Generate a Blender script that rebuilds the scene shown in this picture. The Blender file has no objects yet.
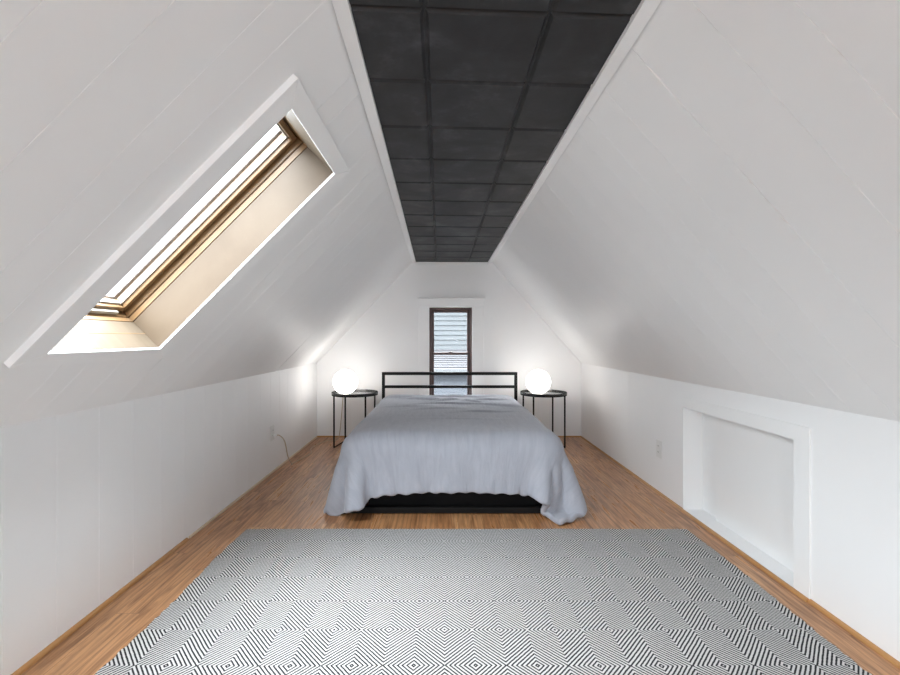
import bpy, bmesh, math, random
import numpy as np
from mathutils import Vector, Matrix
random.seed(7)
C = bpy.context.scene.collection
S = bpy.context.scene

# ------------------------------------------------------------------ helpers
class MB:
    def __init__(self, M=None):
        self.v = []; self.f = []; self.M = M
    def add(self, vs, fs):
        o = len(self.v)
        for p in vs:
            p = Vector(p)
            if self.M is not None: p = self.M @ p
            self.v.append(p)
        for f in fs: self.f.append(tuple(i + o for i in f))
        return self
    def box(self, a, b):
        x0, y0, z0 = a; x1, y1, z1 = b
        return self.add([(x0,y0,z0),(x1,y0,z0),(x1,y1,z0),(x0,y1,z0),(x0,y0,z1),(x1,y0,z1),(x1,y1,z1),(x0,y1,z1)],
                 [(0,3,2,1),(4,5,6,7),(0,1,5,4),(1,2,6,5),(2,3,7,6),(3,0,4,7)])
    def hexa(self, p):   # 8 points, bottom ring then top ring
        return self.add(p, [(0,3,2,1),(4,5,6,7),(0,1,5,4),(1,2,6,5),(2,3,7,6),(3,0,4,7)])
    def ring_frame(self, o, i, n0, n1):
        """mitred rectangular frame: o/i = (a0,b0,a1,b1) outer / inner rectangles, depth n0..n1"""
        oc = [(o[0],o[1]),(o[2],o[1]),(o[2],o[3]),(o[0],o[3])]
        ic = [(i[0],i[1]),(i[2],i[1]),(i[2],i[3]),(i[0],i[3])]
        for k in range(4):
            q = (k + 1) % 4
            ring = [oc[k], oc[q], ic[q], ic[k]]
            self.hexa([(x, y, n0) for x, y in ring] + [(x, y, n1) for x, y in ring])
        return self
    def tube(self, pts, r, seg=10, cap=True):
        pts = [Vector(p) for p in pts]; o = len(self.v); n = len(pts)
        vs = []; fs = []
        up = Vector((0.123, 0.31, 0.94))
        for i, p in enumerate(pts):
            d = (pts[min(i+1, n-1)] - pts[max(i-1, 0)]).normalized()
            if abs(d.dot(up)) > .95: u = d.cross(Vector((1, .2, 0))).normalized()
            else: u = d.cross(up).normalized()
            w = d.cross(u)
            rr = r[i] if isinstance(r, (list, tuple)) else r
            for k in range(seg):
                t = 2*math.pi*k/seg
                vs.append(p + (u*math.cos(t) + w*math.sin(t))*rr)
        for i in range(n-1):
            for k in range(seg):
                q = (k+1) % seg
                fs.append((i*seg+k, i*seg+q, (i+1)*seg+q, (i+1)*seg+k))
        if cap:
            fs.append(tuple(range(seg))[::-1]); fs.append(tuple((n-1)*seg+k for k in range(seg)))
        return self.add(vs, fs)
    def lathe(self, prof, c, seg=48):
        """profile [(r,z)...] about the vertical through c"""
        vs = []; fs = []; idx = []
        for r, z in prof:
            if r < 1e-6:
                idx.append([len(vs)]*seg); vs.append((c[0], c[1], c[2]+z))
            else:
                base = len(vs); idx.append([base+k for k in range(seg)])
                for k in range(seg):
                    t = 2*math.pi*k/seg
                    vs.append((c[0]+r*math.cos(t), c[1]+r*math.sin(t), c[2]+z))
        for a, b in zip(idx, idx[1:]):
            for k in range(seg):
                q = (k+1) % seg
                f = [a[k], a[q], b[q], b[k]]
                g = []
                for x in f:
                    if x not in g: g.append(x)
                if len(g) > 2: fs.append(tuple(g))
        return self.add(vs, fs)
    def grid(self, P, flip=False):
        ny = len(P); nx = len(P[0]); vs = [p for row in P for p in row]; fs = []
        for j in range(ny-1):
            for i in range(nx-1):
                f = (j*nx+i, j*nx+i+1, (j+1)*nx+i+1, (j+1)*nx+i)
                fs.append(f[::-1] if flip else f)
        return self.add(vs, fs)

BASE = {}
def build(name, mb, mat, parent=None, smooth=False, bevel=0.0, bseg=2, weld=False, recalc=True):
    me = bpy.data.meshes.new(name)
    vs = [Vector(v) for v in mb.v]
    if parent is not None:
        org = BASE[parent.name]
    else:
        xs = [v.x for v in vs]; ys = [v.y for v in vs]; zs = [v.z for v in vs]
        org = Vector(((min(xs)+max(xs))/2, (min(ys)+max(ys))/2, min(zs)))
    me.from_pydata([v - org for v in vs], [], mb.f)
    if weld or recalc:
        bm = bmesh.new(); bm.from_mesh(me)
        if weld: bmesh.ops.remove_doubles(bm, verts=bm.verts, dist=1e-5)
        if recalc: bmesh.ops.recalc_face_normals(bm, faces=bm.faces)
        bm.to_mesh(me); bm.free()
    o = bpy.data.objects.new(name, me); C.objects.link(o)
    if parent is not None:
        o.parent = parent; BASE[o.name] = org
    else:
        o.location = org; BASE[o.name] = org
    if mat: me.materials.append(mat)
    if smooth:
        for p in me.polygons: p.use_smooth = True
    if bevel:
        m = o.modifiers.new('bevel', 'BEVEL'); m.width = bevel; m.segments = bseg; m.limit_method = 'ANGLE'; m.angle_limit = math.radians(40)
        m.harden_normals = False
    return o
def empty(name, loc):
    o = bpy.data.objects.new(name, None); C.objects.link(o); o.location = loc; o.empty_display_size = .1
    BASE[o.name] = Vector(loc); return o
def tag(o, label=None, cat=None, group=None, kind=None):
    if label: o['label'] = label
    if cat: o['category'] = cat
    if group: o['group'] = group
    if kind: o['kind'] = kind
    return o
def struct(o, label=None, cat=None):
    return tag(o, label, cat, None, 'structure')
def solidify(o, t, off=1):
    m = o.modifiers.new('thickness', 'SOLIDIFY'); m.thickness = t; m.offset = off; m.use_rim = True; return o

# ------------------------------------------------------------------ materials
class N:
    def __init__(self, name):
        self.m = bpy.data.materials.new(name); self.m.use_nodes = True
        self.t = self.m.node_tree; self.n = self.t.nodes; self.p = self.n['Principled BSDF']
    def new(self, t, **k):
        x = self.n.new(t)
        for a, b in k.items():
            if a in x.inputs: x.inputs[a].default_value = b
            else: setattr(x, a, b)
        return x
    def l(self, a, b): self.t.links.new(a, b)
    def obj(self): return self.new('ShaderNodeTexCoord').outputs['Object']
    def mapn(self, vec, scale=(1,1,1), loc=(0,0,0), rot=(0,0,0)):
        m = self.new('ShaderNodeMapping'); m.inputs['Scale'].default_value = scale; m.inputs['Location'].default_value = loc
        m.inputs['Rotation'].default_value = rot; self.l(vec, m.inputs['Vector']); return m.outputs['Vector']
    def noise(self, vec, scale, detail=4, rough=.5, dist=0):
        x = self.new('ShaderNodeTexNoise'); x.inputs['Scale'].default_value = scale; x.inputs['Detail'].default_value = detail
        x.inputs['Roughness'].default_value = rough; x.inputs['Distortion'].default_value = dist
        self.l(vec, x.inputs['Vector']); return x.outputs['Fac']
    def ramp(self, f, stops):
        r = self.new('ShaderNodeValToRGB'); e = r.color_ramp.elements
        while len(e) < len(stops): e.new(.5)
        for k, (p, c) in enumerate(stops):
            e[k].position = p; e[k].color = (c if isinstance(c, tuple) else (c, c, c)) + (1,)
        self.l(f, r.inputs['Fac']); return r.outputs['Color']
    def math(self, op, a, b=None, c=None):
        x = self.new('ShaderNodeMath', operation=op)
        for k, y in enumerate((a, b, c)):
            if y is None: continue
            if isinstance(y, (int, float)): x.inputs[k].default_value = y
            else: self.l(y, x.inputs[k])
        return x.outputs[0]
    def mix(self, f, a, b, mode='MIX'):
        x = self.new('ShaderNodeMix', data_type='RGBA', blend_type=mode)
        for k, y in ((0, f), (6, a), (7, b)):
            if isinstance(y, (int, float)): x.inputs[k].default_value = y
            elif isinstance(y, tuple): x.inputs[k].default_value = y + (1,)
            else: self.l(y, x.inputs[k])
        return x.outputs[2]
    def bump(self, h, strength=.2, dist=.01):
        b = self.new('ShaderNodeBump'); b.inputs['Strength'].default_value = strength; b.inputs['Distance'].default_value = dist
        self.l(h, b.inputs['Height']); self.l(b.outputs['Normal'], self.p.inputs['Normal'])
    def set(self, col=None, rough=None, metal=None, spec=None):
        for k, v in (('Base Color', col), ('Roughness', rough), ('Metallic', metal), ('Specular IOR Level', spec)):
            if v is None: continue
            if isinstance(v, tuple): self.p.inputs[k].default_value = v + (1,) if len(v) == 3 else v
            elif isinstance(v, (int, float)): self.p.inputs[k].default_value = v
            else: self.l(v, self.p.inputs[k])
        return self

def paint(name, col, rough, bumpscale=9, bstr=.06, var=.02):
    n = N(name); o = n.obj()
    f = n.noise(o, 2.2, 3)
    d = tuple(max(0, c*(1-var)) for c in col)
    n.set(n.ramp(f, [(.3, d), (.7, col)]), rough)
    n.bump(n.noise(o, bumpscale, 5, .6), bstr, .01)
    return n.m
M_wall  = paint('white wall paint', (.93, .93, .932), .55, 14, .05)
M_slope = paint('satin white board paint', (.93, .93, .93), .5, 5, .10)
M_trim  = paint('white trim paint', (.93, .93, .93), .4, 20, .03)
M_plastic = paint('white plastic', (.82, .82, .81), .3, 30, 0.0, 0)
M_dslot = N('dark slot').set((.03, .03, .03), .6).m

def m_tiles():
    n = N('black painted ceiling tile'); o = n.obj()
    a = n.noise(o, 3.2, 5, .6, .6); b = n.noise(n.mapn(o, (1, 1, 1), (3, 1, 0)), 9, 6, .65)
    mx = n.math('MULTIPLY', a, b)
    n.set(n.ramp(mx, [(.14, (.021, .021, .022)), (.27, (.027, .0275, .030)), (.42, (.062, .063, .068))]), n.ramp(a, [(.3, .62), (.7, .48)]), spec=.3)
    n.bump(n.noise(o, 60, 4), .08, .004); return n.m
M_tile = m_tiles()

def m_floor():
    n = N('oak laminate planks'); o = n.obj()
    sx = n.new('ShaderNodeSeparateXYZ'); n.l(o, sx.inputs[0])
    W, L = .0935, .92
    row = n.math('FLOOR', n.math('DIVIDE', sx.outputs['X'], W))
    w1 = n.new('ShaderNodeTexWhiteNoise', noise_dimensions='1D'); n.l(row, w1.inputs['W'])
    ys = n.math('ADD', n.math('DIVIDE', sx.outputs['Y'], L), n.math('MULTIPLY', w1.outputs['Value'], 7.3))
    cell = n.math('FLOOR', ys)
    cb = n.new('ShaderNodeCombineXYZ'); n.l(row, cb.inputs[0]); n.l(cell, cb.inputs[1])
    w2 = n.new('ShaderNodeTexWhiteNoise', noise_dimensions='3D'); n.l(cb.outputs[0], w2.inputs['Vector'])
    rnd = w2.outputs['Value']
    # grain coordinates shifted per plank
    sh = n.new('ShaderNodeVectorMath', operation='SCALE'); n.l(w2.outputs['Color'], sh.inputs[0]); sh.inputs['Scale'].default_value = 13.
    ad = n.new('ShaderNodeVectorMath', operation='ADD'); n.l(o, ad.inputs[0]); n.l(sh.outputs[0], ad.inputs[1])
    g1 = n.noise(n.mapn(ad.outputs[0], (26, 2.0, 1)), 1.0, 5, .6, 1.6)
    g2 = n.noise(n.mapn(ad.outputs[0], (150, 5, 1)), 1.0, 3, .6)
    wv = n.new('ShaderNodeTexWave', wave_type='RINGS', rings_direction='Y'); wv.inputs['Scale'].default_value = 1.; wv.inputs['Distortion'].default_value = 3.5
    wv.inputs['Detail'].default_value = 3; wv.inputs['Detail Scale'].default_value = 1.2
    n.l(n.mapn(ad.outputs[0], (12, 1.1, 1)), wv.inputs['Vector'])
    base = n.ramp(rnd, [(0., (.47, .225, .098)), (.5, (.54, .27, .122)), (1., (.62, .335, .16))])
    grain = n.ramp(g1, [(.34, (.50, .44, .39)), (.55, (1., 1., 1.)), (.75, (1.12, 1.12, 1.12))])
    c = n.mix(1.0, base, grain, 'MULTIPLY')
    c = n.mix(.5, c, n.ramp(wv.outputs['Fac'], [(0, (.55, .49, .43)), (.35, (1., 1., 1.)), (1, (1.05, 1.05, 1.05))]), 'MULTIPLY')
    c = n.mix(.35, c, n.ramp(g2, [(.35, (.7, .66, .6)), (.6, (1.05, 1.05, 1.05))]), 'MULTIPLY')
    fx = n.math('FRACT', n.math('DIVIDE', sx.outputs['X'], W)); fy = n.math('FRACT', ys)
    s1 = n.math('GREATER_THAN', n.math('ABSOLUTE', n.math('SUBTRACT', fx, .5)), .5-.0009/W)
    s2 = n.math('GREATER_THAN', n.math('ABSOLUTE', n.math('SUBTRACT', fy, .5)), .5-.0010/L)
    seam = n.math('MAXIMUM', s1, s2)
    c = n.mix(n.math('MULTIPLY', seam, .55), c, (.09, .05, .03))
    n.set(c, n.ramp(g1, [(.3, .34), (.7, .26)]), spec=.5)
    n.bump(n.math('SUBTRACT', n.math('MULTIPLY', g1, .3), seam), .08, .002)
    return n.m
M_floor = m_floor()

def wood(name, c1, c2, scale=(3, 40, 40), rough=.45, dark=None, axis=None):
    n = N(name); o = n.obj()
    g = n.noise(n.mapn(o, scale), 1., 5, .6, .8)
    n.set(n.ramp(g, [(.3, c1), (.65, c2)]), rough); n.bump(g, .05, .002); return n.m
M_oak   = wood('oak shoe moulding', (.40, .19, .065), (.50, .26, .10), (40, 3, 40), .4)
M_raw   = wood('pale raw wood strip', (.62, .48, .34), (.72, .60, .46), (40, 3, 40), .5)
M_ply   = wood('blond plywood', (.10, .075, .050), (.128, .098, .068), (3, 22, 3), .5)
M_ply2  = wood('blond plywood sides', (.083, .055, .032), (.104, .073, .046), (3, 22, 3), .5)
M_pine  = wood('varnished pine', (.20, .115, .05), (.25, .155, .078), (6, 26, 6), .35)
M_brown = wood('brown painted sash', (.060, .026, .022), (.085, .040, .034), (30, 30, 4), .4)
M_alu   = N('grey aluminium cladding').set((.40, .38, .40), .4, .3).m
M_bead  = paint('weathered white sash lacquer', (.40, .38, .34), .4, 20, .02)
M_gask  = N('dark brown gasket').set((.07, .035, .015), .6).m

def m_black(name, col, rough, spec=.18):
    n = N(name); o = n.obj()
    n.set(col, rough, spec=spec); n.bump(n.noise(o, 120, 3), .03, .001); return n.m
M_metal = m_black('black powder coated steel', (.006, .006, .0065), .55)
M_table = m_black('black lacquered steel', (.012, .014, .013), .16, .7)
M_blackb = m_black('black base fabric', (.008, .008, .009), .85)
M_matt  = paint('white mattress ticking', (.7, .7, .7), .9, 60, .1)

def m_globe():
    n = N('lit opal glass'); n.set((.9, .9, .88), .25)
    n.p.inputs['Emission Color'].default_value = (1., .965, .92, 1); n.p.inputs['Emission Strength'].default_value = GLOBE
    return n.m
GLOBE = 3.1
REAR = 15.  # power of the added fill lights behind the camera
SKY_LO, SKY_HI = .9, 18.
M_globe = m_globe()
M_cord = N('clear cord sheath').set((.52, .42, .31), .35).m
M_cordl = M_cord

def m_glass():
    n = N('window glass'); t = n.t
    tr = n.new('ShaderNodeBsdfTransparent'); tr.inputs[0].default_value = (.95, .96, .96, 1)
    gl = n.new('ShaderNodeBsdfGlossy'); gl.inputs['Roughness'].default_value = .02
    fr = n.new('ShaderNodeFresnel'); fr.inputs['IOR'].default_value = 1.45
    mx = n.new('ShaderNodeMixShader'); gm = n.new('ShaderNodeNewGeometry'); n.l(n.math('MULTIPLY', fr.outputs[0], n.math('SUBTRACT', 1., gm.outputs['Backfacing'])), mx.inputs[0]); n.l(tr.outputs[0], mx.inputs[1]); n.l(gl.outputs[0], mx.inputs[2])
    n.l(mx.outputs[0], n.n['Material Output'].inputs['Surface']); return n.m
M_glass = m_glass()

def m_duvet():
    n = N('grey blue washed cotton'); uv = n.new('ShaderNodeTexCoord').outputs['UV']
    a = n.noise(n.mapn(uv, (90, 16, 1)), 1., 4, .6, .6); b = n.noise(n.mapn(uv, (900, 900, 1)), 1., 2); c = n.noise(n.mapn(uv, (9, 9, 1)), 1., 3)
    n.set(n.ramp(a, [(.3, (.37, .385, .44)), (.7, (.435, .45, .505))]), .9, spec=.15)
    try:
        n.p.inputs['Sheen Weight'].default_value = .25; n.p.inputs['Sheen Roughness'].default_value = .5
    except Exception: pass
    h = n.math('ADD', n.math('MULTIPLY', a, 1.0), n.math('ADD', n.math('MULTIPLY', b, .12), n.math('MULTIPLY', c, .6)))
    n.bump(h, .55, .008); return n.m
M_duvet = m_duvet()

def m_rug():
    n = N('black and ivory diamond weave'); o = n.obj()
    sx = n.new('ShaderNodeSeparateXYZ'); n.l(o, sx.inputs[0])
    wob = n.noise(n.mapn(o, (9, 9, 1)), 1., 2)
    wob2 = n.noise(n.mapn(o, (160, 40, 1)), 1., 2)
    X = n.math('ADD', sx.outputs['X'], RUGX); Y = n.math('ADD', sx.outputs['Y'], RUGY)
    PX, PY = .1995, .372
    tx = n.math('PINGPONG', n.math('DIVIDE', X, PX), .5)      # 0..0.5
    ty = n.math('PINGPONG', n.math('DIVIDE', Y, PY), .5)
    ph = n.math('ADD', n.math('MULTIPLY', tx, 13.), n.math('MULTIPLY', ty, 22.))
    ph = n.math('ADD', ph, n.math('MULTIPLY', wob, .5)); ph = n.math('ADD', ph, n.math('MULTIPLY', wob2, .22))
    s = n.math('SINE', n.math('MULTIPLY', ph, 2*math.pi))
    yarn = n.noise(n.mapn(o, (420, 120, 1)), 1., 3, .7)
    f = n.math('ADD', n.math('MULTIPLY', s, .5), .5)
    f = n.math('ADD', f, n.math('MULTIPLY', n.math('SUBTRACT', yarn, .5), .75))
    lone = n.noise(n.mapn(o, (1.1, 2.2, 1), (4, 2, 0)), 1., 2)
    c = n.ramp(f, [(.30, (.030, .031, .034)), (.50, (.51, .50, .49)), (.75, (.60, .59, .578))])
    n.set(c, .95, spec=.1)
    weave = n.noise(n.mapn(o, (260, 200, 1)), 1., 2)
    n.bump(n.math('ADD', n.math('MULTIPLY', f, .5), weave), .5, .004); return n.m

# ------------------------------------------------------------------ dimensions
CAMZ = 1.065; YB = 5.03; YF = -2.6; XL = -1.348; XR = 1.48; ZC = 1.873; ZK = .792
lerp = lambda a, b, t: a + (b-a)*t
def line(y, a, b): return lerp(a, b, (y-1.14)/(YB-1.14))
bl  = lambda y: line(y, -.226, -.289)      # black strip, left edge
br  = lambda y: line(y, .476, .480)
tol = lambda y: line(y, -.263, -.330)      # trim outer edges = top of the sloped boards
tor = lambda y: line(y, .515, .522)

# ------------------------------------------------------------------ floor
fl = MB().box((XL-.1, YF-.1, -.06), (XR+.25, YB+.1, 0))
struct(build('floor', fl, M_floor))

# ------------------------------------------------------------------ ceiling of painted tiles
def ceiling():
    mb = MB()
    ys = [YF-.02] + [1.169+.324*k for k in range(-11, 12)] + [YB+.02]
    cols = [lambda y: bl(y)-.025, lambda y: line(y, -.047, -.073), lambda y: line(y, .268, .271), lambda y: br(y)+.025]
    skew = lambda x, y: y + .05*(x-.13)
    g, zt, zg = .0058, ZC, ZC+.010
    for a, b in zip(ys, ys[1:]):
        for k in range(3):
            pa, pb = cols[k], cols[k+1]
            q = [(pa(a), a), (pb(a), a), (pb(b), b), (pa(b), b)]
            q = [(x, skew(x, y)) for x, y in q]
            cx = sum(p[0] for p in q)/4; cy = sum(p[1] for p in q)/4
            def ins(p, d): return (p[0] + (d if p[0] < cx else -d), p[1] + (d if p[1] < cy else -d))
            i1 = [ins(p, g*.55) for p in q]; i2 = [ins(p, g*2.0) for p in q]
            vs = [(x, y, zg) for x, y in q] + [(x, y, zg) for x, y in i1] + [(x, y, zt) for x, y in i2]
            fs = []
            for r in range(2):
                for j in range(4):
                    t = (j+1) % 4
                    fs.append((r*4+j, r*4+t, r*4+4+t, r*4+4+j))
            fs.append((8, 9, 10, 11))
            mb.add(vs, fs)
    mb.box((-.45, YF-.1, ZC+.0105), (.65, YB+.1, ZC+.09))
    return struct(build('ceiling', mb, M_tile))
ceiling()
def strip(name, f0, f1, z0, z1, mat):
    mb = MB(); n = 8
    ys = [lerp(YF, YB, k/n) for k in range(n+1)]
    for a, b in zip(ys, ys[1:]):
        mb.hexa([(f0(a), a, z0), (f1(a), a, z0), (f1(b), b, z0), (f0(b), b, z0), (f0(a), a, z1), (f1(a), a, z1), (f1(b), b, z1), (f0(b), b, z1)])
    bm_in = [f for f in mb.f]
    return struct(build(name, mb, mat))
strip('trim_1', tol, bl, ZC-.014, ZC+.004, M_trim)
strip('trim_2', br, tor, ZC-.014, ZC+.004, M_trim)
struct(build('trim_3', MB().box((bl(YB), YB-.012, ZC-.03), (br(YB), YB, ZC-.002)), M_trim))

# ------------------------------------------------------------------ sloped walls of long boards
SKY = dict(y0=1.284, y1=1.829, x0=-1.116, x1=-.422)
def slope(name, side, seams, holes=(), wide=None):
    xk = XL if side < 0 else XR
    top = tol if side < 0 else tor
    T = 26
    ts = [k/T for k in range(T+1)]
    for hole in holes:
        yc = (hole['y0']+hole['y1'])/2; w = top(yc)-xk
        hole['t'] = t0, t1 = sorted(((hole['x0']-xk)/w, (hole['x1']-xk)/w))
        ts = sorted([t for t in ts if abs(t-t0) > .004 and abs(t-t1) > .004] + [t0, t1])
    ys = []                                   # (y, depth function)
    for s in seams: ys += [(s, -1), (s, 0), (s, 1)]
    ys = [(YF, None)] + ys + [(YB, None)]
    for hole in holes: ys += [(hole['y0'], None), (hole['y1'], None)]
    def key(e):
        y, k = e; return y + (0 if k is None else k*.003)
    ys.sort(key=key)
    rows = []
    for y, k in ys:
        row = []
        for t in ts:
            gw, gd = .0009, .0016
            if wide: gw, gd = wide(y, t, gw, gd)
            yy = y if k in (None, 0) else y + k*gw
            x = lerp(xk, top(yy), t); z = lerp(ZK, ZC, t)
            nx, nz = (-.70, .71) if side < 0 else (.73, .68)
            d = gd if k == 0 else 0
            row.append((x+nx*d, yy, z+nz*d))
        rows.append(row)
    mb = MB(); nx_ = len(ts)
    vs = [p for r in rows for p in r]; fs = []
    for j in range(len(rows)-1):
        ym = (key(ys[j])+key(ys[j+1]))/2
        for i in range(nx_-1):
            tm = (ts[i]+ts[i+1])/2
            if any(h['y0'] < ym < h['y1'] and h['t'][0]-1e-6 < tm < h['t'][1]+1e-6 for h in holes): continue
            f = (j*nx_+i, j*nx_+i+1, (j+1)*nx_+i+1, (j+1)*nx_+i)
            fs.append(f)
    mb.add(vs, fs)
    o = build(name, mb, M_slope, recalc=False)
    # make normals face the room, then thicken outwards
    me = o.data; nrm = me.polygons[0].normal
    want = Vector((1, 0, -1)) if side < 0 else Vector((-1, 0, -1))
    if nrm.dot(want) < 0: me.flip_normals()
    solidify(o, .10, -1)
    return struct(o)
def seams_from(lst, rng, last=4.9):
    y = lst[-1]; out = list(lst)
    while True:
        y += rng.choice([.118, .125, .17, .172, .232])
        if y > last: break
        out.append(y)
    return out
rl = random.Random(3)
left_seams = seams_from([-2.3, -1.9, -1.5, -1.05, -.8, -.55, -.3, 0.0, .25, .52, .68, .828, .993, 1.106, 1.43, 1.543, 1.71, 1.95, 2.14], rl)
clear = lambda s: min(abs(s-h[k]) for h in (SKY,) for k in ('y0', 'y1')) > .02
left_seams = [s for s in left_seams if clear(s) and abs(s-3.80) > .06] + [3.80]
left_seams.sort()
def wide_l(y, t, gw, gd):
    if abs(y-3.80) < .01:
        k = max(0, 1-t/.36); return .0012+.0075*k, .002+.05*k
    return gw, gd
right_seams = seams_from([-2.3, -1.9, -1.5, -1.05, -.8, -.55, -.3, 0.05, .3, .5, .70, .892, 1.059, 1.30, 1.52, 1.70, 1.83, 2.02], rl)
def wide_r(y, t, gw, gd):
    if abs(y-1.30) < .01:
        if t > .80: k = 1-abs((t-.89)/.11); return .0012+.0028*max(0, k), .003+.006*max(0, k)
        if .52 < t < .66: return .0022, .005
    return gw, gd
slope('wall_left_slope', -1, left_seams, (SKY,), wide_l)
slope('wall_right_slope', 1, right_seams, (), wide_r)

# ------------------------------------------------------------------ knee walls
def knee_left():
    mb = MB()
    ys = [YF]; y = YF+.18
    while y < YB-.05:
        ys += [y-.0012, y, y+.0012]; y += .203
    ys.append(YB)
    rows = []
    for k, yy in enumerate(ys):
        d = -.0013 if (k % 3 == 2 and 0 < k < len(ys)-1) else 0
        rows.append([(XL+d, yy, 0), (XL+d, yy, ZK)])
    for a, b in zip(rows, rows[1:]):
        mb.add([a[0], b[0], b[1], a[1]], [(0, 1, 2, 3)])
    o = build('wall_left', mb, M_wall, weld=True, recalc=False)
    if o.data.polygons[0].normal.x < 0: o.data.flip_normals()
    solidify(o, .09, -1)
    return struct(o)
knee_left()
NY0, NY1, NZ, NX = 1.976, 2.898, .636, 1.603       # recess in the right knee wall
def knee_right():
    mb = MB()
    mb.box((XR, YF, 0), (XR+.10, NY0, ZK))
    mb.box((XR, NY1, 0), (XR+.10, 3.757, ZK))
    mb.box((XR, 3.7595, 0), (XR+.10, YB, ZK))
    mb.box((XR, NY0, NZ), (XR+.10, NY1, ZK))
    # niche interior
    mb.box((NX, NY0-.12, 0), (NX+.03, NY1+.03, NZ+.03))
    mb.box((XR+.1, NY1, 0), (NX, NY1+.03, NZ+.03))
    mb.box((XR+.1, NY0-.12, NZ), (NX, NY1, NZ+.03))
    mb.box((XR+.1, NY0-.15, 0), (NX, NY0-.12, NZ))
    return struct(build('wall_right', mb, M_wall))
knee_right()
struct(build('door_1', MB().box((NX-.022, NY0-.1, .0055), (NX, 2.724, NZ-.02)), M_trim, bevel=.0015))
# boards framing the recess and its flat sill
cas = MB()
cas.box((XR-.007, 1.890, .0), (XR, NY0, .70)).box((XR-.006, NY0, NZ), (XR, NY1+.0, .70))
struct(build('trim_4', cas, M_trim, bevel=.001))
struct(build('trim_5', MB().box((XR-.004, NY0, .0), (NX, NY1, .005)), M_trim, bevel=.001))

# ------------------------------------------------------------------ back wall with the sash window
WX0, WX1, WZ0, WZ1 = -.146, .310, .30, 1.386
def gable(name, y0, y1, holes, mat):
    mb = MB()
    tl, tr = tol(y0), tor(y0)
    def top(x):
        if x < tl: return lerp(ZK, ZC, (x-XL)/(tl-XL))
        if x > tr: return lerp(ZC, ZK, (x-tr)/(XR-tr))
        return ZC
    xs = sorted(set([XL, tl, tr, XR] + [h[k] for h in holes for k in (0, 1)]))
    for a, b in zip(xs, xs[1:]):
        segs = [(0, 0, top(a), top(b))]
        for hole in holes:
            if hole[0]-1e-6 <= a and b <= hole[1]+1e-6: segs = [(0, 0, hole[2], hole[2]), (hole[3], hole[3], top(a), top(b))]
        for za, zb, ta, tb in segs:
            mb.hexa([(a, y0, za), (b, y0, zb), (b, y1, zb), (a, y1, za), (a, y0, ta), (b, y0, tb), (b, y1, tb), (a, y1, ta)])
    o = build(name, mb, mat)
    bm = bmesh.new(); bm.from_mesh(o.data); bmesh.ops.remove_doubles(bm, verts=bm.verts, dist=1e-5)
    # drop the inner walls between columns
    bad = [f for f in bm.faces if any(f2 is not f and set(f2.verts) == set(f.verts) for f2 in f.verts[0].link_faces)]
    bmesh.ops.delete(bm, geom=bad, context='FACES_ONLY')
    bmesh.ops.recalc_face_normals(bm, faces=bm.faces); bm.to_mesh(o.data); bm.free()
    return struct(o)
gable('wall_back', YB, YB+.14, [(WX0, WX1, WZ0, WZ1)], M_wall)
def sash_window():
    w = struct(empty('window_1', (.082, YB, WZ0)))
    c = MB()
    c.box((-.262, YB-.026, WZ0-.02), (WX0, YB, 1.395)).box((WX1, YB-.026, WZ0-.02), (.434, YB, 1.395))
    build('side_casing', c, M_trim, w, bevel=.003)
    build('head_casing', MB().box((-.268, YB-.032, 1.3955), (.440, YB, 1.478)), M_trim, w, bevel=.003)
    build('cap_moulding', MB().box((-.275, YB-.046, 1.4785), (.447, YB, 1.490)), M_trim, w, bevel=.003)
    build('stool', MB().box((-.28, YB-.05, WZ0-.045), (.452, YB+.0, WZ0-.0205)), M_trim, w, bevel=.004)
    fr = MB()
    fr.box((WX0, YB+.004, WZ0), (WX0+.02, YB+.13, WZ1)).box((WX1-.02, YB+.004, WZ0), (WX1, YB+.13, WZ1)).box((WX0+.02, YB+.004, WZ1-.02), (WX1-.02, YB+.13, WZ1))
    fr.box((WX0+.02, YB+.004, WZ0), (WX1-.02, YB+.13, WZ0+.02))
    build('frame', fr, M_brown, w, bevel=.002)
    zm = .893; x0, x1 = WX0+.021, WX1-.021
    for nm, za, zb, ya in (('lower_sash', WZ0+.021, zm+.012, YB+.03), ('upper_sash', zm-.016, WZ1-.021, YB+.066)):
        s = MB(); st = .028
        rb = .05 if nm == 'lower_sash' else .028; rt = .026 if nm == 'lower_sash' else .03
        s.box((x0, ya, za), (x0+st, ya+.034, zb)).box((x1-st, ya, za), (x1, ya+.034, zb))
        s.box((x0+st, ya, zb-rt), (x1-st, ya+.034, zb)).box((x0+st, ya, za), (x1-st, ya+.034, za+rb))
        so = build(nm, s, M_brown, w, bevel=.002)
        build('glass', MB().box((x0+st-.004, ya+.015, za+rb-.004), (x1-st+.004, ya+.018, zb-rt+.004)), M_glass, so)
        if nm == 'lower_sash':
            build('sash_lock', MB().lathe([(0, 0), (.013, 0), (.013, .007), (.006, .012), (0, .012)], ((x0+x1)/2, ya+.017, zb), 16).box(((x0+x1)/2-.022, ya+.011, zb), ((x0+x1)/2+.022, ya+.022, zb+.005)), M_brown, so)
sash_window()

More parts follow.
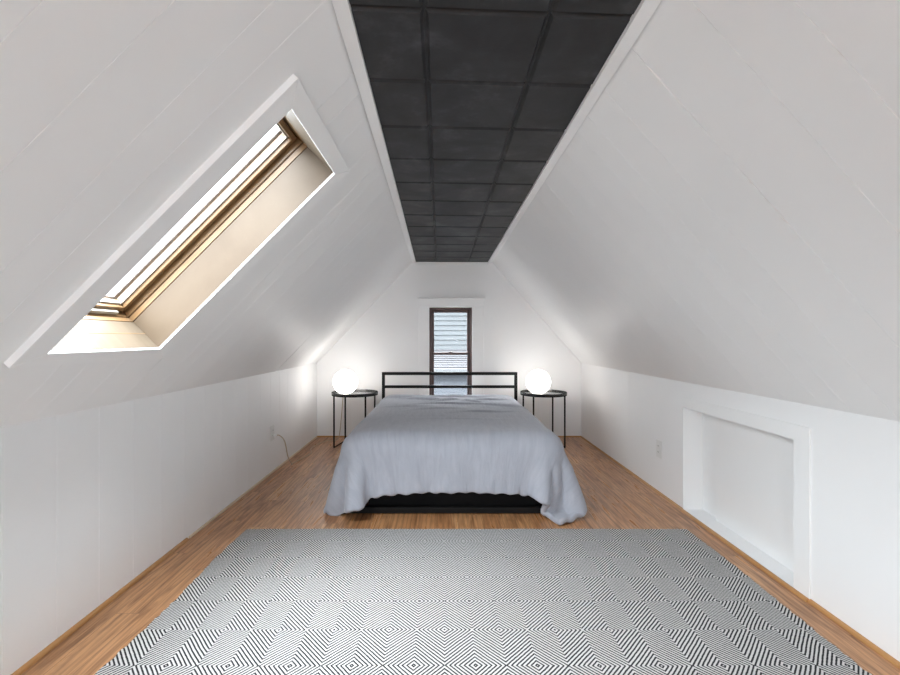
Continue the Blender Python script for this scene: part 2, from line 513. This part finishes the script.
# ------------------------------------------------------------------ front wall behind the camera, two windows added for fill light
FRONT = [(-1.05, -.40, .25, 1.03), (.70, 1.18, .25, 1.05)]
gable('wall_front', YF-.14, YF, FRONT, M_wall)
for k, (a, b, c, e) in enumerate(FRONT):
    w3 = struct(empty('window_%d' % (3+k), ((a+b)/2, YF, c)))
    build('frame', MB(Matrix(((1,0,0,0),(0,0,1,0),(0,1,0,0),(0,0,0,1)))).ring_frame((a, c, b, e), (a+.04, c+.04, b-.04, e-.04), YF-.13, YF-.02), M_trim, w3)
    d = bpy.data.lights.new('window_daylight', 'AREA'); d.shape = 'RECTANGLE'; d.size = b-a-.08; d.size_y = e-c-.08; d.energy = REAR/2; d.color = (.88, .95, 1.)  # added area lamp, fills the room from behind the camera
    o = bpy.data.objects.new('window_daylight', d); C.objects.link(o); o.location = ((a+b)/2, YF-.03, (c+e)/2); o.rotation_euler = (math.radians(90), 0, 0)

# ------------------------------------------------------------------ roof window
def roof_window(name, hole, side):
    xk = XL if side < 0 else XR
    top = tol if side < 0 else tor
    yc = (hole['y0']+hole['y1'])/2; w = top(yc)-xk
    a = Vector((w, 0, ZC-ZK)).normalized(); n = Vector((-a.z, 0, a.x)) if side < 0 else Vector((a.z, 0, -a.x)); b = Vector((0, 1, 0))
    t0, t1 = hole['t']
    p0 = Vector((lerp(xk, top(yc), t0), yc, lerp(ZK, ZC, t0))); p1 = Vector((lerp(xk, top(yc), t1), yc, lerp(ZK, ZC, t1)))
    cen = (p0+p1)/2; A = (p1-p0).length/2; B = (hole['y1']-hole['y0'])/2
    M = Matrix(((a.x, b.x, n.x, cen.x), (a.y, b.y, n.y, cen.y), (a.z, b.z, n.z, cen.z), (0, 0, 0, 1)))
    w2 = struct(empty(name, cen))
    G = lambda: MB(M)
    e = .014; ei = e+.0008; d0, d1 = -.011, .127
    # white casing boards, mitred
    build('casing', G().ring_frame((-A+e-.050, -B+e-.079, A-e+.059, B-e+.082), (-A+e, -B+e, A-e, B-e), -.021, -.0005), M_trim, w2, bevel=.0015)
    # plywood liner boards
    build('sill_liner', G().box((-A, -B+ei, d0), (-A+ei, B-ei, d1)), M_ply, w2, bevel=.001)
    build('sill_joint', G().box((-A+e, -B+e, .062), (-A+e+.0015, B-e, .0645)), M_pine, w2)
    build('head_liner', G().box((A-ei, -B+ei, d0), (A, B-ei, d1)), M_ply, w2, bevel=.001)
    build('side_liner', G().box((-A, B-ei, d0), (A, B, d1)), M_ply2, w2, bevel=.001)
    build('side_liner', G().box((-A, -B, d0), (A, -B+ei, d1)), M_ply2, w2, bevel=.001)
    # gasket, frame strip, gasket, frame
    ring = lambda o, i, n0, n1: G().ring_frame((-A+o, -B+o, A-o, B-o), (-A+i, -B+i, A-i, B-i), n0, n1)
    build('gasket', ring(0, e-.004, .1272, .1310), M_gask, w2)
    build('frame_strip', ring(0, e, .1312, .1500), M_pine, w2)
    build('gasket', ring(0, e-.005, .1502, .1550), M_gask, w2)
    build('frame', ring(0, e, .1552, .232), M_pine, w2, bevel=.002)
    # sash hung inside the frame
    f = e+.007; q = f+.020
    s = build('sash', ring(f, q, .176, .222), M_pine, w2, bevel=.003)
    build('bead', ring(q-.003, q+.007, .192, .204), M_bead, s, bevel=.002)
    build('glass', ring(q-.002, q-.002, 0, 0) if False else G().box((-A+q-.002, -B+q-.002, .206), (A-q+.002, B-q+.002, .210)), M_glass, s)
    build('cladding', ring(-.03, q+.003, .233, .243), M_alu, w2)
    build('bottom_rail', G().box((-A+e+.001, -B+e+.01, .160), (-A+e+.016, B-e-.06, .172)), M_bead, w2, bevel=.003)
    build('flashing', G().ring_frame((-A-.12, -B-.12, A+.12, B+.12), (-A-.001, -B-.001, A+.001, B+.001), .07, .2325), M_alu, w2)
    # portal: guides the sky light through the opening
    d = bpy.data.lights.new('sky_portal', 'AREA'); d.shape = 'RECTANGLE'; d.size = 2*(A-q); d.size_y = 2*(B-q); d.cycles.is_portal = True
    o = bpy.data.objects.new('sky_portal', d); C.objects.link(o)
    pm = M.copy(); pm.translation = cen + n*.245
    if M.determinant() < 0:
        pm = Matrix(((a.x, -b.x, n.x, 0), (a.y, -b.y, n.y, 0), (a.z, -b.z, n.z, 0), (0, 0, 0, 1))); pm.translation = cen + n*.245
    o.matrix_world = pm
roof_window('window_2', SKY, -1)

# ------------------------------------------------------------------ baseboards / shoe mouldings
def quarter(mb, p, q, inward, r=.0135):
    """quarter round from p to q (floor points on the wall), inward = unit vector into the room"""
    prof = [(0, 0), (r, 0)] + [(r*math.cos(t), r*math.sin(t)) for t in (0.4, .8, 1.2)] + [(0, r)]
    vs = []
    for P in (p, q):
        for a, z in prof: vs.append((P[0]+inward[0]*a, P[1]+inward[1]*a, z))
    n = len(prof)
    fs = [tuple(range(n)), tuple(range(n, 2*n))]
    for k in range(n): fs.append((k, (k+1) % n, n+(k+1) % n, n+k))
    mb.add(vs, fs); return mb
struct(build('baseboard_left', quarter(MB(), (XL, YF), (XL, 2.47), (1, 0)), M_oak))
struct(build('trim_6', MB().box((XL, 2.49, 0), (XL+.010, YB-.02, .012)), M_raw, bevel=.001))
rb = MB(); quarter(rb, (XR, YF), (XR, 1.890), (-1, 0)); quarter(rb, (XR-.007, 1.890), (XR-.007, NY1), (-1, 0)); quarter(rb, (XR, NY1), (XR, YB-.02), (-1, 0), .0125)
struct(build('baseboard_right', rb, M_oak))
struct(build('baseboard_back', quarter(MB(), (XL, YB), (XR, YB), (0, -1)), M_oak))

# ------------------------------------------------------------------ neighbouring house outside the back window
def siding(name, a, b, y, z0, z1, step, mat, parent):
    mb = MB(); z = z0
    while z < z1:
        t = min(z+step, z1)
        mb.hexa([(a, y-.018, z), (b, y-.018, z), (b, y+.02, z), (a, y+.02, z), (a, y-.004, t), (b, y-.004, t), (b, y+.02, t), (a, y+.02, t)])
        z += step
    return build(name, mb, mat, parent)
def m_shingle():
    n = N('grey lilac roof shingles'); o = n.obj()
    br_ = n.new('ShaderNodeTexBrick'); br_.inputs['Color1'].default_value = (.017, .0165, .019, 1); br_.inputs['Color2'].default_value = (.024, .023, .0265, 1); br_.inputs['Mortar'].default_value = (.010, .010, .0115, 1)
    br_.inputs['Scale'].default_value = 1.; br_.inputs['Brick Width'].default_value = .2; br_.inputs['Row Height'].default_value = .12; br_.inputs['Mortar Size'].default_value = .006
    n.l(n.mapn(o, (1, 1, 1)), br_.inputs['Vector']); n.set(br_.outputs['Color'], .9); return n.m
def neighbour():
    hx = empty('house', (.1, 10.3, -3.2))
    tag(hx, 'pale clapboard house with a shingled porch roof seen through the back window', 'house')
    M1 = paint('pale blue clapboard', (.038, .043, .047), .7, 30, .1, .12); M2 = paint('blue grey clapboard', (.045, .05, .06), .7, 30, .1, .1)
    siding('upper_siding', -3.2, 3.4, 11.2, .55, 3.4, .115, M1, hx)
    sh = MB(); r0 = Vector((0, 11.2, .78)); r1 = Vector((0, 9.75, .44)); k = 9
    for i in range(k):
        p = r0.lerp(r1, i/k); q = r0.lerp(r1, (i+1)/k)
        sh.hexa([(-3.4, p.y, p.z-.05), (3.6, p.y, p.z-.05), (3.6, q.y, q.z-.05), (-3.4, q.y, q.z-.05), (-3.4, p.y, p.z), (3.6, p.y, p.z), (3.6, q.y, q.z+.018), (-3.4, q.y, q.z+.018)])
    build('porch_roof', sh, m_shingle(), hx)
    build('gutter', MB().box((-3.4, 9.64, .335), (3.6, 9.75, .43)), paint('grey white gutter', (.06, .062, .066), .5), hx, bevel=.01)
    siding('lower_siding', -3.2, 3.4, 9.9, -3.2, .42, .12, M2, hx)
neighbour()

# ------------------------------------------------------------------ rug
RX0, RX1, RY0, RY1 = -1.085, 1.345, -.35, 2.594
RUGX = (RX0+RX1)/2 + .0; RUGY = (RY0+RY1)/2
def rug():
    global RUGX, RUGY
    # a diamond centre falls at x = -0.0035 (row y = 1.512) in the photo
    cx, cy = (RX0+RX1)/2, (RY0+RY1)/2
    d_center = (88/6.43+400-443)*1.512/470
    RUGX = cx - d_center; RUGY = cy - 1.512
    mat = m_rug()
    mb = MB(); nx, ny = 60, 150; P = []
    rr = random.Random(5)
    jl = [rr.uniform(-.004, .004) for _ in range(ny+1)]; jr = [rr.uniform(-.004, .004) for _ in range(ny+1)]
    jb = [rr.uniform(-.003, .003) for _ in range(nx+1)]
    for j in range(ny+1):
        row = []
        for i in range(nx+1):
            u, v = i/nx, j/ny
            x = lerp(RX0+jl[j]+.006*math.sin(v*19), RX1+jr[j]+.005*math.sin(v*15+1), u); y = lerp(RY0, RY1+jb[i], v)
            z = .0085 + .0012*math.sin(x*5.1+y*3)*math.sin(y*7)
            row.append((x, y, z))
        P.append(row)
    mb.grid(P)
    o = build('rug', mb, mat, recalc=False)
    if o.data.polygons[0].normal.z < 0: o.data.flip_normals()
    solidify(o, .0075, -1)
    # origin is at bbox centre in x/y, which is what the pattern is measured from
    tag(o, 'large black and ivory diamond weave rug on the wood floor before the bed', 'rug')
    # knotted fringe along the far end
    rr = random.Random(9); f = MB(); x = RX0+.005
    while x < RX1-.005:
        L = rr.uniform(.006, .017); dx = rr.uniform(-.006, .006)
        f.add([(x, RY1-.004, .004), (x+.0035, RY1-.004, .004), (x+.0025+dx, RY1+L, .0015), (x+.0008+dx, RY1+L, .0015),
               (x, RY1-.004, .008), (x+.0035, RY1-.004, .008), (x+.0025+dx, RY1+L, .003), (x+.0008+dx, RY1+L, .003)],
              [(0,3,2,1),(4,5,6,7),(0,1,5,4),(1,2,6,5),(2,3,7,6),(3,0,4,7)])
        x += rr.uniform(.005, .011)
    n = N('ivory wool yarn').set((.55, .55, .54), .95)
    fr = build('fringe', f, n.m, o); tag(fr, kind='stuff')
rug()

# ------------------------------------------------------------------ bed
BX0, BX1, BYF, BYH = -.618, .752, 2.835, 4.775
def bed():
    b = empty('bed_frame', ((BX0+BX1)/2, (BYF+BYH)/2, 0))
    tag(b, 'black square steel bed frame with a two rail headboard below the window', 'bed')
    p = .030
    def post(x, y, z1): return build('leg', MB().box((x, y, 0), (x+p, y+p, z1)), M_metal, b, bevel=.003)
    post(BX0, BYF, .27); post(BX1-p, BYF, .27)
    yh = BYH-p
    hb = build('headboard', MB().box((BX0, yh, .685), (BX1, BYH, .715)), M_metal, b, bevel=.003)
    build('post', MB().box((BX0, yh, 0), (BX0+p, BYH, .6849)), M_metal, hb, bevel=.003)
    build('post', MB().box((BX1-p, yh, 0), (BX1, BYH, .6849)), M_metal, hb, bevel=.003)
    build('rail', MB().box((BX0+p, yh, .553), (BX1-p, BYH, .581)), M_metal, hb, bevel=.003)
    build('foot_rail', MB().box((BX0+p, BYF, .004), (BX1-p, BYF+p, .040)), M_metal, b, bevel=.003)
    build('foot_rail', MB().box((BX0+p, BYF, .24), (BX1-p, BYF+p, .27)), M_metal, b, bevel=.003)
    for x in (BX0, BX1-p):
        build('side_rail', MB().box((x, BYF+p, .24), (x+p, yh, .27)), M_metal, b, bevel=.003)
    sl = MB()
    for k in range(12):
        y = lerp(BYF+.12, yh-.12, k/11); sl.box((BX0+p, y-.03, .247), (BX1-p, y+.03, .262))
    build('slats', sl, M_metal, b)
    build('base_skirt', MB().box((BX0+.16, BYF+.05, .003), (BX1-.05, BYF+.20, .239)), M_blackb, b)  # plain matte black block behind the foot rails
bed()
MX0, MX1, MY0, MY1, MZ0, MZ1 = -.585, .700, 2.80, 4.735, .2715, .455
mt = MB().box((MX0+.01, MY0+.012, MZ0), (MX1-.01, MY1, MZ1-.012))
tag(build('mattress', mt, M_matt, bevel=.05, bseg=4, smooth=True), 'white mattress on the black bed frame under the grey duvet', 'mattress')

# ------------------------------------------------------------------ duvet: a cloth sheet settled over the mattress
def drape():
    rng = np.random.default_rng(4)
    ovL, ovR, ovF = .25, .25, .21
    x0, x1, y0, y1 = MX0-ovL, MX1+ovR, MY0-ovF, 4.705
    nx, ny = 104, 118
    u = np.linspace(0, 1, nx); v = np.linspace(0, 1, ny)
    RXg, RYg = np.meshgrid(x0+(x1-x0)*u, y0+(y1-y0)*v)
    # round off the left front corner a little
    ax = np.clip((MX0-RXg)/ovL, 0, 1); ay = np.clip((MY0-RYg)/ovF, 0, 1)
    k = (ax*ay)**1.0
    RXg = RXg + .0*k; RYg = RYg + .21*k
    ax = np.clip((RXg-MX1)/ovR, 0, 1); ay = np.clip((MY0-RYg)/ovF, 0, 1); k = (ax*ay)
    RXg = RXg - .055*k; RYg = RYg - .055*k
    rest = np.stack([RXg, RYg, np.zeros_like(RXg)], -1)
    slack = np.array([1.022, 1.012])
    P = rest.copy(); P[..., 2] = MZ1+.045
    P[..., 2] += .006*rng.standard_normal((ny, nx))
    R = rest.copy(); R[..., 0] *= slack[0]; R[..., 1] *= slack[1]
    cons = []
    def addc(di, dj, w, mod):
        A0 = (slice(0, ny-dj), slice(max(0, -di), nx-max(0, di)))
        for s in range(mod):
            if dj == 0:
                st = [i for i in range(0, nx-di) if (i//di) % 2 == s % 2]
                if s > 1: break
                ia = np.array(st); a = (slice(None), ia); b_ = (slice(None), ia+di)
            else:
                ja = np.array([j for j in range(0, ny-dj) if (j//dj) % 2 == s % 2])
                if s > 1: break
                if di == 0: a = (ja, slice(None)); b_ = (ja+dj, slice(None))
                elif di > 0: a = (ja, slice(0, nx-di)); b_ = (ja+dj, slice(di, nx))
                else: a = (ja, slice(-di, nx)); b_ = (ja+dj, slice(0, nx+di))
            L = np.linalg.norm(R[a]-R[b_], axis=-1)[..., None]
            cons.append((a, b_, L, w))
    addc(1, 0, 1., 2); addc(0, 1, 1., 2); addc(1, 1, .6, 2); addc(-1, 1, .6, 2)
    addc(2, 0, .30, 2); addc(0, 2, .30, 2); addc(4, 0, .16, 2); addc(0, 4, .16, 2)
    mar = .016
    bx = lambda a, b_, r: (np.array([(p+q)/2 for p, q in zip(a, b_)]), np.array([(q-p)/2 for p, q in zip(a, b_)]), r)
    boxes = [bx((BX0, BYF, -.2), (BX1, BYH, .272), .015), bx((MX0, MY0, 0), (MX1, MY1, MZ1), .085)]
    V = np.zeros_like(P); dt = 1/60.
    pin = RYg > y1-.02
    for step in range(230):
        V[..., 2] -= 9.8*dt
        V *= .965
        Q = P + V*dt
        for it in range(9):
            for a, b_, L, w in cons:
                d = Q[b_]-Q[a]; l = np.sqrt((d*d).sum(-1, keepdims=True))+1e-9
                cor = d*(.5*w*(l-L)/l)
                Q[a] += cor; Q[b_] -= cor
            # rounded box collision: the bed frame, then the mattress
            for (c, h, r) in boxes:
                p = Q-c; q = np.abs(p)-(h-r); qo = np.maximum(q, 0); ln = np.sqrt((qo*qo).sum(-1))
                ins = np.minimum(q.max(-1), 0); sd = ln+ins-r-mar
                hit = sd < 0
                nrm = np.where((ln > 1e-6)[..., None], qo*np.sign(p)/np.maximum(ln, 1e-6)[..., None], 0)
                nrm = np.where((ln <= 1e-6)[..., None], np.array([0, 0, 1.]), nrm)
                Q = np.where(hit[..., None], Q-nrm*sd[..., None], Q)
            # friction on what touches
            top = hit & (nrm[..., 2] > .5)
            Q[..., 0] = np.where(top, .65*Q[..., 0]+.35*P[..., 0], Q[..., 0]); Q[..., 1] = np.where(top, .65*Q[..., 1]+.35*P[..., 1], Q[..., 1])
            Q[..., 2] = np.maximum(Q[..., 2], .012)
            # the two side tables stand close beside the head end
            near = Q[..., 1] > 4.30
            Q[..., 0] = np.where(near, np.clip(Q[..., 0], -.625, .735), Q[..., 0])
            Q[pin, 1] = np.minimum(Q[pin, 1], 4.715)
        V = (Q-P)/dt
        sp = np.sqrt((V*V).sum(-1, keepdims=True)); V *= np.minimum(1, 2.2/np.maximum(sp, 1e-6))
        fl = Q[..., 2] < .014
        V[fl] *= .3
        P = Q
    return P, RXg, RYg
DP, DRX, DRY = drape()
def duvet():
    P = DP.copy(); ny, nx, _ = P.shape
    # soft creases on the top, strongest at the head end and right of the middle
    X, Y = P[..., 0], P[..., 1]
    topm = np.clip((P[..., 2]-.40)/.05, 0, 1)
    def ridge(cx, cy, ang, ln, w, hgt):
        ca, sa = math.cos(ang), math.sin(ang)
        a = (X-cx)*ca+(Y-cy)*sa; b = -(X-cx)*sa+(Y-cy)*ca
        b = b+.03*np.sin(a*9)
        return hgt*np.exp(-(a/ln)**2)*(np.exp(-(b/w)**2)-.45*np.exp(-((b-1.9*w)/(1.4*w))**2))
    z = 0
    for a in [(.34, 3.62, .22, .20, .018, .016), (.05, 4.05, .10, .24, .02, .018), (.42, 4.3, .5, .2, .018, .02), (-.15, 4.35, -.15, .25, .022, .02),
              (.15, 4.5, .2, .3, .02, .022), (-.4, 4.5, .3, .2, .03, .015), (.5, 3.95, -.3, .2, .03, .014), (-.3, 3.9, .2, .2, .03, .008), (.12, 3.3, -.1, .25, .03, .006),
              (.3, 4.15, -.45, .16, .022, .014), (0, 4.25, .6, .14, .022, .014), (-.05, 3.75, .35, .2, .03, .009)]:
        z = z+ridge(*a)
    # puckers along the front hem and soft folds down the drop
    fm = np.clip((MY0-.002-Y)/.012, 0, 1)*np.clip((.44-P[..., 2])/.32, 0, 1)
    pk = .5*np.sin(X*61+2.1*np.sin(X*17))+.5*np.sin(X*97+3*np.sin(X*11)+1)
    P[..., 1] -= fm*(.011*pk*np.clip((.24-P[..., 2])/.12, 0, 1)+.010*np.sin(X*19+1.7*np.sin(X*5)+.8))
    P[..., 2] += fm*np.clip((.22-P[..., 2])/.1, 0, 1)*.008*np.sin(X*73+1.3)
    P[..., 2] += z*topm*1.7 + .006*topm*np.sin(X*7+1.5*np.sin(Y*3))*np.sin(Y*6+1)
    mb = MB(); mb.grid([[tuple(P[j, i]) for i in range(nx)] for j in range(ny)])
    o = build('duvet', mb, M_duvet, recalc=False, smooth=True)
    me = o.data; uvl = me.uv_layers.new(name='rest')
    ru = ((DRX-DRX.min())/2.3).ravel(); rv = ((DRY-DRY.min())/2.3).ravel()
    for lp in me.loops: uvl.data[lp.index].uv = (ru[lp.vertex_index], rv[lp.vertex_index])
    if me.polygons[(ny//2)*(nx-1)+nx//2].normal.z < 0: me.flip_normals()
    m = o.modifiers.new('thickness', 'SOLIDIFY'); m.thickness = .032; m.offset = 0.6; m.use_even_offset = False
    m = o.modifiers.new('smooth', 'SUBSURF'); m.levels = 1; m.render_levels = 1
    tag(o, 'rumpled grey blue duvet draped over the bed with its right corner on the floor', 'duvet')
duvet()

# ------------------------------------------------------------------ side tables
def side_table(cx, cy, mir, label):
    t = empty('side_table', (cx, cy, 0)); tag(t, label, 'side table', 'black round tray tables beside the bed')
    R = .2275
    prof = [(0, .513), (R-.008, .513), (R-.0045, .516), (R-.003, .528), (R-.001, .529), (R, .527), (R-.001, .511), (R-.005, .508), (0, .508)]
    build('tray', MB().lathe(prof, (cx, cy, 0), 64), M_table, t, smooth=False)
    build('ring', MB().lathe([(R-.014, .5075), (R-.002, .5075), (R-.002, .499), (R-.014, .499), (R-.014, .5075)], (cx, cy, 0), 64), M_metal, t)
    pos = [(-.8, -.6), (.6, -.8), (.8, .6), (-.6, .8)]
    rl_ = R-.0065; pp = [(cx+mir*a*rl_, cy+b*rl_) for a, b in pos]
    for k, (x, y) in enumerate(pp):
        build('leg', MB().tube([(x, y, .0065), (x, y, .503)], .0082, 12), M_metal, t, smooth=False)
    for i, j in ((0, 3), (1, 2)):
        build('foot_bar', MB().tube([pp[i]+(.0068,), pp[j]+(.0068,)], .0062, 12), M_metal, t)
side_table(-.871, 4.65, 1, 'black round tray side table left of the bed near the corded outlet')
side_table(.994, 4.65, -1, 'black round tray side table right of the bed')

def globe_lamp(cx, cy, label, cord=None):
    t = empty('globe_lamp', (cx, cy, .5135)); tag(t, label, 'lamp', 'white globe lamps on the side tables')
    R = .119; z0 = .5135; cz = z0+.118
    a0 = math.asin((cz-z0-.012)/R)
    prof = [(R*math.cos(a), R*math.sin(a)) for a in [lerp(-a0, math.pi/2, k/28) for k in range(29)]]
    prof[-1] = (0, R)
    build('globe', MB().lathe(prof, (cx, cy, cz), 64), M_globe, t, smooth=True)
    build('base', MB().lathe([(0, 0), (.052, 0), (.054, .003), (.052, .013), (0, .013)], (cx, cy, z0), 40), M_plastic, t)
    if cord:
        co = build('power_cord', MB().tube(cord, .004, 8), M_cord, t, smooth=True)
        p = cord[0]
        build('plug', MB().box((p[0]-.012, p[1]-.013, p[2]-.012), (p[0]+.014, p[1]+.013, p[2]+.012)), M_plastic, co, bevel=.004)
def smooth_path(pts, n=8):
    pts = [Vector(p) for p in pts]; out = []
    for i in range(len(pts)-1):
        p0 = pts[max(i-1, 0)]; p1 = pts[i]; p2 = pts[i+1]; p3 = pts[min(i+2, len(pts)-1)]
        for k in range(n):
            t = k/n
            out.append(.5*((2*p1)+(p2-p0)*t+(2*p0-5*p1+4*p2-p3)*t*t+(3*p1-p0-3*p2+p3)*t*t*t))
    out.append(pts[-1]); return out
def floorpt(u, v, z=.0045):
    Y = (CAMZ-z)*470/(v-337.5); return ((u-443)*Y/470, Y, z)
OUTL = (XL, 3.79, .295)
cordp = [(XL+.024, 3.708, .291), (XL+.055, 3.72, .289), (XL+.085, 3.75, .235), (XL+.095, 3.80, .10), (XL+.11, 3.85, .03), floorpt(292, 463.5), floorpt(303, 458), floorpt(311, 453), floorpt(311, 448.5), floorpt(317, 444.5), floorpt(328, 440.5),
         (-1.115, 4.83, .0045), (-1.085, 4.90, .03), (-1.06, 4.91, .25), (-1.04, 4.90, .47), (-1.02, 4.875, .537), (-1.0, 4.83, .540), (-.985, 4.77, .522), (-.965, 4.70, .517), (-.952, 4.635, .5195)]
LX1, LX2 = -.952, .929
globe_lamp(LX1, 4.585, 'lit white glass globe lamp on the left side table', smooth_path(cordp))
globe_lamp(LX2, 4.585, 'lit white glass globe lamp on the right side table')

# ------------------------------------------------------------------ electrical outlets
def outlet(x, y, z, s, label):
    t = empty('wall_outlet', (x, y, z)); tag(t, label, 'outlet')
    build('cover_plate', MB().box((min(x, x+s*.006), y-.038, z-.060), (max(x, x+s*.006), y+.038, z+.060)), M_plastic, t, bevel=.003)
    for dz in (.021, -.021):
        b = build('socket', MB().box((min(x+s*.006, x+s*.009), y-.017, z+dz-.014), (max(x+s*.006, x+s*.009), y+.017, z+dz+.014)), M_plastic, t, bevel=.002)
        sl = MB()
        for dy in (-.006, .006): sl.box((min(x+s*.009, x+s*.0094), y+dy-.001, z+dz-.003), (max(x+s*.009, x+s*.0094), y+dy+.001, z+dz+.006))
        build('slot', sl, M_dslot, b)
outlet(XL, 3.705, .312, 1, 'white outlet on the left knee wall with a lamp cord plugged in')
outlet(XR, 3.213, .303, -1, 'white empty outlet on the right knee wall beyond the recess')

# ------------------------------------------------------------------ light
w = bpy.data.worlds.new('overcast'); S.world = w; w.use_nodes = True
nt = w.node_tree; bg = nt.nodes['Background']
tc = nt.nodes.new('ShaderNodeTexCoord'); sp = nt.nodes.new('ShaderNodeSeparateXYZ'); nt.links.new(tc.outputs['Generated'], sp.inputs[0])
mr = nt.nodes.new('ShaderNodeMapRange'); nt.links.new(sp.outputs['Z'], mr.inputs['Value'])
mr.inputs['From Min'].default_value = .13; mr.inputs['From Max'].default_value = 1; mr.inputs['To Min'].default_value = SKY_LO; mr.inputs['To Max'].default_value = SKY_HI
# sky set brighter on the roof window's side to send more light in
m1 = nt.nodes.new('ShaderNodeMath'); m1.operation = 'MULTIPLY_ADD'; nt.links.new(sp.outputs['X'], m1.inputs[0]); m1.inputs[1].default_value = -.9; m1.inputs[2].default_value = 1.
m2 = nt.nodes.new('ShaderNodeMath'); m2.operation = 'MULTIPLY'; nt.links.new(mr.outputs[0], m2.inputs[0]); nt.links.new(m1.outputs[0], m2.inputs[1])
nt.links.new(m2.outputs[0], bg.inputs[1]); bg.inputs[0].default_value = (.90, .955, 1., 1)

# ------------------------------------------------------------------ camera
cam = bpy.data.cameras.new('camera'); co = bpy.data.objects.new('camera', cam); C.objects.link(co)
co.location = (0, 0, CAMZ); co.rotation_euler = (math.radians(90), 0, 0)
cam.sensor_fit = 'HORIZONTAL'; cam.sensor_width = 36; cam.lens = 470/900*36; cam.shift_x = 7/900; cam.shift_y = 0; cam.clip_start = .02
S.camera = co
S.view_settings.view_transform = 'Standard'; S.view_settings.look = 'None'; S.view_settings.gamma = 1; S.view_settings.exposure = 1.55
